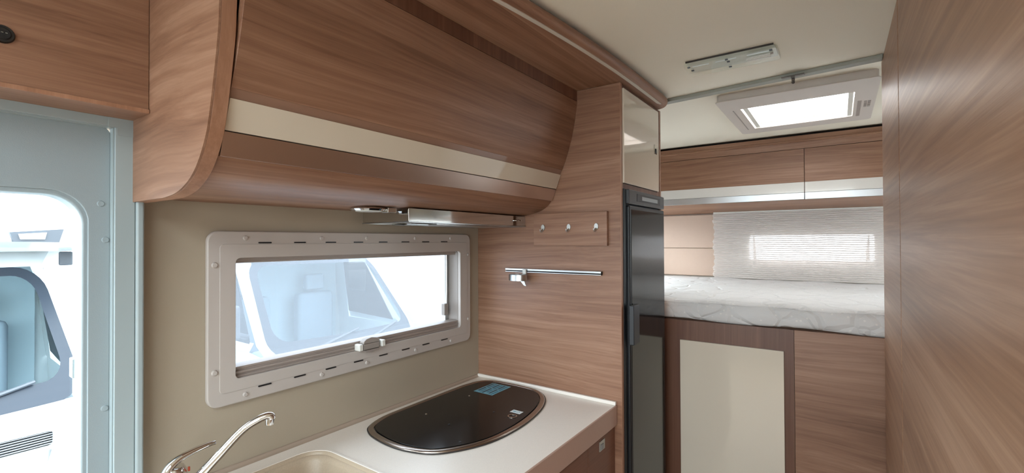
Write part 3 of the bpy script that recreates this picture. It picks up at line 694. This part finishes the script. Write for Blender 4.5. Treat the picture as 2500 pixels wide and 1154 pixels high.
# rear window and pleated shade
w2 = struct('window_2', ring(rr(-.262, .545, 1.245, 1.604, .025, 8), rr(-.173, .492, 1.3500, 1.5100, .012, 8), 3.436, 3.4495, 'X'), M['white_plastic'], 'small rear window behind the pleated shade', 'window', bevel=.003)
obj('window_reveal', ring(rr(-.192, .512, 1.332, 1.528, .012), rr(-.173, .492, 1.350, 1.510, .012), 3.4495, 3.495, 'X'), M['white_plastic'], w2)
obj('pane', box(3.490, 3.494, -.19, .51, 1.334, 1.526), M['rear_pane'], w2)
for Y, s_ in ((.470, -1), (-.150, 1)):
    obj('stay_arm', prism([(Y, 1.508), (Y + s_ * .006, 1.508), (Y + s_ * .018, 1.40), (Y + s_ * .018, 1.352), (Y, 1.352)], 3.478, 3.484, 'X'), M['white_plastic'], w2)
for k in range(7):
    for zz in (1.577, 1.285):
        obj('vent_slot', box(3.4345, 3.4362, -.18 + k * .103, -.145 + k * .103, zz, zz + .003), M['dark_gap'], w2)
fbm = bmesh.new(); prev = None
NP = 34; fz1, fz0 = 1.6630, 1.2270
ncol = 42; fy0, fy1 = -.26, .6995
for r in range(NP * 2 + 1):
    z = fz1 - (fz1 - fz0) * r / (NP * 2); cur = []
    for c in range(ncol + 1):
        y = fy0 + (fy1 - fy0) * c / ncol
        e = .0015 * math.sin(y * 17 + z * 9) + .0010 * math.sin(y * 41 - z * 60)
        yy = y + (.004 * math.sin(r * .9) + .005 * math.sin(r * .23) if c == ncol else 0)
        cur.append(fbm.verts.new((3.385 + (.0045 if r % 2 else -.0045), yy, z + e * (1 if 2 < r < NP * 2 - 1 else .2))))
    if prev:
        for c in range(ncol): fbm.faces.new((prev[c], prev[c + 1], cur[c + 1], cur[c]))
    prev = cur
fold = bmesh.new()
for r in range(1, NP * 2, 2):
    z = fz1 - (fz1 - fz0) * r / (NP * 2)
    add_tube(fold, [(3.3810, fy0 + (fy1 - .004 - fy0) * c / 24, z + .0015 * math.sin((fy0 + (fy1 - fy0) * c / 24) * 17 + z * 9) + .0010 * math.sin((fy0 + (fy1 - fy0) * c / 24) * 41 - z * 60)) for c in range(25)], .0026, 5)
fl = thing('pleated_shade', 'sheer white pleated shade in front of the rear window', 'shade', (3.39, .22, 1.227))
obj('pleated_cloth', fbm, M['film'], fl, smooth=10)
obj('fold_edges', fold, M['fold'], fl, kind='stuff')
obj('head_rail', box(3.379, 3.391, fy0, fy1, 1.6630, 1.6690), M['opal'], fl, bevel=.001)

# ------------------------------------------------------------------ rear overhead lockers
rc = thing('rear_overhead_cabinet', 'brown overhead locker with cream stripe above the bed', 'cabinet', (3.2, .15, 1.66))
obj('carcass', box(2.982, 3.4495, -.948, 1.2495, 1.70, 2.045), M['wood_y'], rc)
obj('underside', prism([(2.964, 1.6990), (3.4495, 1.6650), (3.4495, 1.6995)], -.948, 1.2495, 'Y'), M['wood_y'], rc)
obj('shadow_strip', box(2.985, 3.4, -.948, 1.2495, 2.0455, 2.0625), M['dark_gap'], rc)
obj('top_rail', prism([(2.948, 2.0150), (2.948, 2.0200), (2.958, 2.0270), (2.960, 2.0480), (2.982, 2.0480), (2.982, 1.9770), (2.962, 1.9770), (2.960, 2.0120)], -.948, 1.2495, 'Y'), M['wood_y'], rc)
for (a, b) in ((.1500, 1.2490), (-.948, .1470)):
    dd = obj('cabinet_door', box(2.960, 2.9815, a, b, 1.7935, 1.9745), M['wood_y'], rc, bevel=.0008)
    obj('cream_stripe', box(2.957, 2.9815, a, b, 1.7375, 1.7932), M['white_gloss'], dd, bevel=.0008)
    obj('handle_strip', box(2.958, 2.9815, a, b, 1.7000, 1.7360), M['strip_alu'], dd, bevel=.0008)

# ------------------------------------------------------------------ roof hatch
w3 = struct('window_3', ring(rr(1.995, 2.675, -.125, .405, .02, 6), rr(2.155, 2.575, -.055, .335, .004, 6), 2.032, 2.0365, 'Z'), M['hatch_plastic'], 'white framed roof hatch over the bed', 'window', bevel=.003)
obj('hatch_skirt', ring(rr(2.001, 2.669, -.119, .399, .018, 6), rr(2.09, 2.60, -.075, .34, .004, 6), 2.0366, 2.0625, 'Z'), M['hatch_plastic'], w3)
obj('reveal', ring([(2.61, .350), (2.085, .350), (2.085, -.085), (2.61, -.085)], [(2.598, .338), (2.112, .338), (2.112, -.072), (2.598, -.072)], 2.0626, 2.12, 'Z'), M['hatch_plastic'], w3)
obj('dome', box(2.08, 2.62, -.09, .36, 2.121, 2.126), M['hatch_pane'], w3)
obj('blind_rail', box(2.155, 2.575, .310, .328, 2.037, 2.046), M['opal'], w3, bevel=.001)
obj('blind_rail', box(2.155, 2.575, -.052, -.036, 2.037, 2.046), M['opal'], w3, bevel=.001)
obj('blind_groove', box(2.16, 2.57, .362, .366, 2.0308, 2.0325), M['grey_plastic'], w3)
obj('blind_groove', box(2.30, 2.57, -.080, -.067, 2.0308, 2.0325), M['grey_plastic'], w3)
for k in range(3):
    for j in range(2):
        obj('speaker_grille', box(2.315 + k * .034, 2.345 + k * .034, -.110 + j * .012, -.1005 + j * .012, 2.0308, 2.0325), M['grey_plastic'], w3)
obj('handle_knob', tube([(2.27, .145, 2.1205), (2.27, .145, 2.112), (2.27, .145, 2.100)], [.075, .070, .035], 28), M['grey_plastic'], w3)

# ------------------------------------------------------------------ curtain track, clip, ceiling light
tk = tag(obj('curtain_track', prism([(1.925, .590), (1.962, .590), (1.889, -.119), (1.852, -.119)], 2.0500, 2.0628, 'Z'), M['track'], bevel=.002), 'grey curtain track across the ceiling before the bed', 'track')
cl = thing('track_catch', 'small metal catch clipped on the ceiling curtain track', 'catch', (1.88, .12, 2.03))
obj('plate', tr(box(1.862, 1.878, .090, .160, 2.0460, 2.0495), angle_z=-.10, pivot=(1.865, .12, 2.047)), M['dark_steel'], cl, bevel=.001)
obj('hook', boxes((1.860, 1.884, .1190, .1300, 2.0400, 2.0459)), M['dark_steel'], cl, bevel=.001)
obj('prong', tube(catmull([(1.880, .1245, 2.0420), (1.884, .1245, 2.0340), (1.878, .1245, 2.0260)], 4), [.0050] * 8 + [.002], 10), M['dark_steel'], cl)

cll = thing('ceiling_light', 'clear plastic strip light fixed flat to the ceiling', 'lamp', (1.62, .275, 2.045))
obj('base_plate', prism(rr(1.5660, 1.6700, .150, .405, .010, 5), 2.0592, 2.0628, 'Z'), M['opal'], cll)
obj('clear_cover', prism(rr(1.5600, 1.6760, .143, .412, .014, 5), 2.0480, 2.0590, 'Z'), M['clear'], cll, bevel=.002)
obj('painted_edge_shade', box(1.5590, 1.5599, .152, .404, 2.0570, 2.0626), M['hob_rim'], cll)  # dark strip standing for the shade along the light's near edge
for a, b in ((.165, .225), (.255, .315), (.335, .385)):
    obj('light_tube', box(1.5700, 1.5735, a, b, 2.0445, 2.0463), M['sticker_white'], cll)
for k in range(3): obj('reflector_rib', box(1.594 + k * .013, 1.600 + k * .013, .165, .232, 2.0448, 2.0463), M['opal'], cll)
for X, Y in ((1.570, .396), (1.605, .392), (1.568, .282), (1.590, .280), (1.640, .283), (1.566, .160), (1.594, .160)):
    obj('clip', box(X - .0035, X + .0035, Y - .004, Y + .004, 2.0435, 2.0463), M['grey_plastic'] if X == 1.594 else M['van_trim'], cll)

# ------------------------------------------------------------------ outside: yard and parked vehicles
GZ0 = -.72
struct('yard_ground', box(-40, 60, 1.6, 90, GZ0 - .2, GZ0), M['ground'], 'light concrete yard outside the windows', 'ground')
struct('yard_ground', box(-40, 60, -40, 1.6, GZ0 - .2, GZ0), M['ground'], 'light concrete yard under the camper', 'ground')
def van(label, cx, yfr, alcove):
    root = thing('camper_van', label, 'vehicle', (cx, yfr + 2.4, GZ0), 'camper vans parked outside')
    def P(x, y, z): return (cx + x, yfr + y, GZ0 + z)
    prof = [(.30, .32, .94), (.26, .62, .96), (.28, .95, .95), (.33, 1.085, .93), (.45, 1.118, .91), (.58, 1.13, .90)]
    ws = [(.66, 1.215, .84), (1.36, 2.02, .74)]
    roof = [(1.36, 2.02, .76), (1.60, 2.14, .84), (2.9, 2.22, .86), (2.9, .32, 1.0)]
    curv = .15
    def ycv(y, x, hw): return y + curv * (x / .9) ** 2 * (1 if y < 1.5 else .4)
    bm = bmesh.new(); N = 14
    def strip(A, B):
        ra = [bm.verts.new(P(A[2] * (2 * i / N - 1), ycv(A[0], A[2] * (2 * i / N - 1), A[2]), A[1])) for i in range(N + 1)]
        rb_ = [bm.verts.new(P(B[2] * (2 * i / N - 1), ycv(B[0], B[2] * (2 * i / N - 1), B[2]), B[1])) for i in range(N + 1)]
        for i in range(N): bm.faces.new((ra[i], ra[i + 1], rb_[i + 1], rb_[i]))
    for a, b in zip(prof, prof[1:]): strip(a, b)
    for a, b in zip(roof[:3], roof[1:3]): strip(a, b)
    # A pillars and sides with window openings
    for s in (-1, 1):
        def q(*pts):
            vs__ = [bm.verts.new(P(s * x, y, z)) for x, y, z in pts]; bm.faces.new(vs__ if s > 0 else vs__[::-1])
        yb, yt = ycv(.58, .88, 1), ycv(1.36, .74, 1)
        q((.85, ycv(.58, .85, 1), 1.13), (.90, yb, 1.13), (.875, yb + .24, 1.22), (.79, yt + .20, 2.05), (.76, yt, 2.02), (.70, ycv(1.36, .70, 1), 2.02))
        q((.94, .46, .32), (.94, .44, .92), (.92, .48, 1.07), (.90, .74, 1.13), (.90, 1.02, 1.16), (.97, 2.9, 1.16), (1.0, 2.9, .32))
        q((.86, 1.04, 1.24), (.90, 1.05, 1.16), (.96, 2.1, 1.16), (.94, 2.1, 1.24))
        q((.79, 1.66, 2.05), (.86, 2.1, 1.93), (.93, 2.1, 1.16), (.97, 2.9, 1.16), (.86, 2.9, 2.22), (.84, 1.75, 2.14))
        gb = bmesh.new()
        g = [gb.verts.new(P(s * x, y, z)) for x, y, z in ((.872, 1.10, 1.22), (.80, 1.62, 2.0), (.845, 2.09, 1.95), (.935, 2.09, 1.24))]
        gb.faces.new(g); r_ = bmesh.ops.extrude_face_region(gb, geom=gb.faces[:]); bmesh.ops.translate(gb, vec=(s * -.01, 0, 0), verts=[v for v in r_['geom'] if isinstance(v, bmesh.types.BMVert)])
        obj('side_window', gb, M['van_black'], root)
        hl = prism([(.02, 0), (.26, .02), (.30, .16), (.20, .34), (.06, .20)], 0, .04, 'Y')
        for v in hl.verts: v.co = Vector(P(s * (.58 + v.co.x), .33 + (v.co.x * .30) + v.co.y * -1, .80 + v.co.z * .8))
        obj('headlamp', hl, M['lamp_glass'], root)
        wh = obj('wheel', tube([P(s * .80, .75, .34), P(s * 1.0, .75, .34)], .34, 28), M['rubber'], root)
        obj('hub_cap', tube([P(s * 1.0, .75, .34), P(s * 1.01, .75, .34)], .2, 24), M['alu'], wh)
        obj('wheel', tube([P(s * .80, 4.6, .34), P(s * 1.0, 4.6, .34)], .34, 28), M['rubber'], root)
        if s > 0 and not alcove: continue
        mi = obj('side_mirror', boxes((cx + s * 1.10 - .10, cx + s * 1.10 + .10, yfr + .98, yfr + 1.08, GZ0 + 1.30, GZ0 + 1.62)), M['van_trim'], root, bevel=.03)
        obj('mirror_arm', tube([P(s * .90, 1.08, 1.30), P(s * 1.05, 1.04, 1.36)], .025, 8), M['van_trim'], mi)
    obj('cab_body', bm, M['van_white'], root, smooth=30)
    # windscreen: black printed border and glass
    def wsp(s_, t):  # s -1..1, t 0..1
        hw = .875 + (.75 - .875) * t; x = s_ * hw; y = .58 + .78 * t; z = 1.13 + .89 * t
        return P(x, ycv(y, x, hw) - .006, z - .010 * 0)
    def wloop(sx_, t0, t1, r):
        return [(a, b) for a, b in rr(-sx_, sx_, t0, t1, r, 6)]
    def dense(lp, n=3):
        o = []
        for i in range(len(lp)):
            a = Vector(lp[i]); b = Vector(lp[(i + 1) % len(lp)])
            m_ = n if (b - a).length < .3 else 10
            for k in range(m_): o.append(tuple(a.lerp(b, k / m_)))
        return o
    lo = dense(wloop(1.0, -.01, 1.0, .20)); li = dense(wloop(.915, .14, .93, .15))
    bb = bmesh.new(); A = [bb.verts.new(wsp(*p)) for p in lo]; B = [bb.verts.new(wsp(*p)) for p in li]
    for i in range(len(A)): j = (i + 1) % len(A); bb.faces.new((A[i], A[j], B[j], B[i]))
    wsobj = obj('windscreen', bb, M['van_black'], root, smooth=60)
    gbm = bmesh.new(); NX, NT = 16, 6
    G = [[gbm.verts.new(wsp(-.95 + 1.9 * i / NX, .08 + .88 * j / NT)) for i in range(NX + 1)] for j in range(NT + 1)]
    bmesh.ops.translate(gbm, vec=(0, .004, 0), verts=gbm.verts)
    for j in range(NT):
        for i in range(NX): gbm.faces.new((G[j][i], G[j][i + 1], G[j + 1][i + 1], G[j + 1][i]))
    obj('windscreen_glass', gbm, M['windscreen'], wsobj, smooth=60)
    for a, b in (((-.62, .02), (.05, .16)), ((.05, .02), (.72, .15))):
        p0 = Vector(wsp(*a)) + Vector((0, -.03, .01)); p1 = Vector(wsp(*b)) + Vector((0, -.02, .01))
        wp = obj('wiper', tube([p0, p1], .012, 6), M['van_trim'], root)
    obj('dashboard', box(cx - .78, cx + .78, yfr + .92, yfr + 1.35, GZ0 + .9, GZ0 + 1.10), M['van_inside'], root, bevel=.05)
    obj('cab_rear_curtain', box(cx - .86, cx + .86, yfr + 2.30, yfr + 2.345, GZ0 + .6, GZ0 + 2.15), M['van_inside'], root)
    for s in (-.42, .42):
        st = obj('seat', boxes((cx + s - .25, cx + s + .25, yfr + 2.05, yfr + 2.2, GZ0 + .9, GZ0 + 1.55)), M['seat_cloth'], root, bevel=.05)
        obj('headrest', box(cx + s - .13, cx + s + .13, yfr + 2.08, yfr + 2.18, GZ0 + 1.58, GZ0 + 1.78), M['seat_cloth'], st, bevel=.03)
    gr = obj('grille_surround', ring(rr(cx - .66, cx + .66, GZ0 + .955, GZ0 + 1.085, .03), rr(cx - .62, cx + .62, GZ0 + .975, GZ0 + 1.066, .022), yfr + .245, yfr + .33, 'Y'), M['van_white'], root)
    obj('grille_back', box(cx - .62, cx + .62, yfr + .268, yfr + .275, GZ0 + .97, GZ0 + 1.07), M['deep_black'], gr)
    for k in range(6): obj('louvre', box(cx - .62, cx + .62, yfr + .252, yfr + .267, GZ0 + .985 + k * .0145, GZ0 + .9875 + k * .0145), M['lamp_glass'], gr)
    obj('bumper', box(cx - .93, cx + .93, yfr + .17, yfr + .45, GZ0 + .25, GZ0 + .55), M['van_trim'], root, bevel=.06)
    # coach body
    cb = obj('coach_body', boxes((cx - 1.10, cx + 1.10, yfr + 2.35, yfr + 6.8, GZ0 + .45, GZ0 + 2.88)), M['van_white'], root, bevel=.06, seg=3)
    if alcove:
        ac = obj('alcove', prism([(yfr + .95, GZ0 + 2.22), (yfr + 1.20, GZ0 + 2.14), (yfr + 2.40, GZ0 + 2.12), (yfr + 2.40, GZ0 + 2.90), (yfr + 1.50, GZ0 + 2.88), (yfr + 1.05, GZ0 + 2.60)], cx - 1.10, cx + 1.10, 'X'), M['van_white'], root, bevel=.03)
        obj('alcove_lamp', prism([(cx + .52, GZ0 + 2.275), (cx + .79, GZ0 + 2.300), (cx + .765, GZ0 + 2.205), (cx + .54, GZ0 + 2.210)], yfr + .915, yfr + 1.05, 'Y'), M['van_trim'], ac)
        obj('lamp_cover', prism([(cx + .56, GZ0 + 2.262), (cx + .70, GZ0 + 2.274), (cx + .69, GZ0 + 2.226), (cx + .57, GZ0 + 2.226)], yfr + .905, yfr + .914, 'Y'), M['van_white'], ac)
        obj('wide_angle_mirror', box(cx + .86, cx + .94, yfr + 1.42, yfr + 1.46, GZ0 + 2.02, GZ0 + 2.13), M['van_trim'], root, bevel=.01)
    else:
        obj('cab_hood', prism([(yfr + 1.36, GZ0 + 2.06), (yfr + 2.40, GZ0 + 2.06), (yfr + 2.40, GZ0 + 2.86), (yfr + 2.1, GZ0 + 2.8), (yfr + 1.6, GZ0 + 2.32)], cx - .86, cx + .86, 'X'), M['van_white'], root, bevel=.04)
    return root
van('white camper van with an overcab bed seen through the entrance door window', 0.075, 3.66, True)
van('white low-profile camper van seen through the kitchen window', 3.04, 3.50, False)
van('long white camper van whose plain side wall fills the right of the kitchen window', 6.25, 2.1, False)
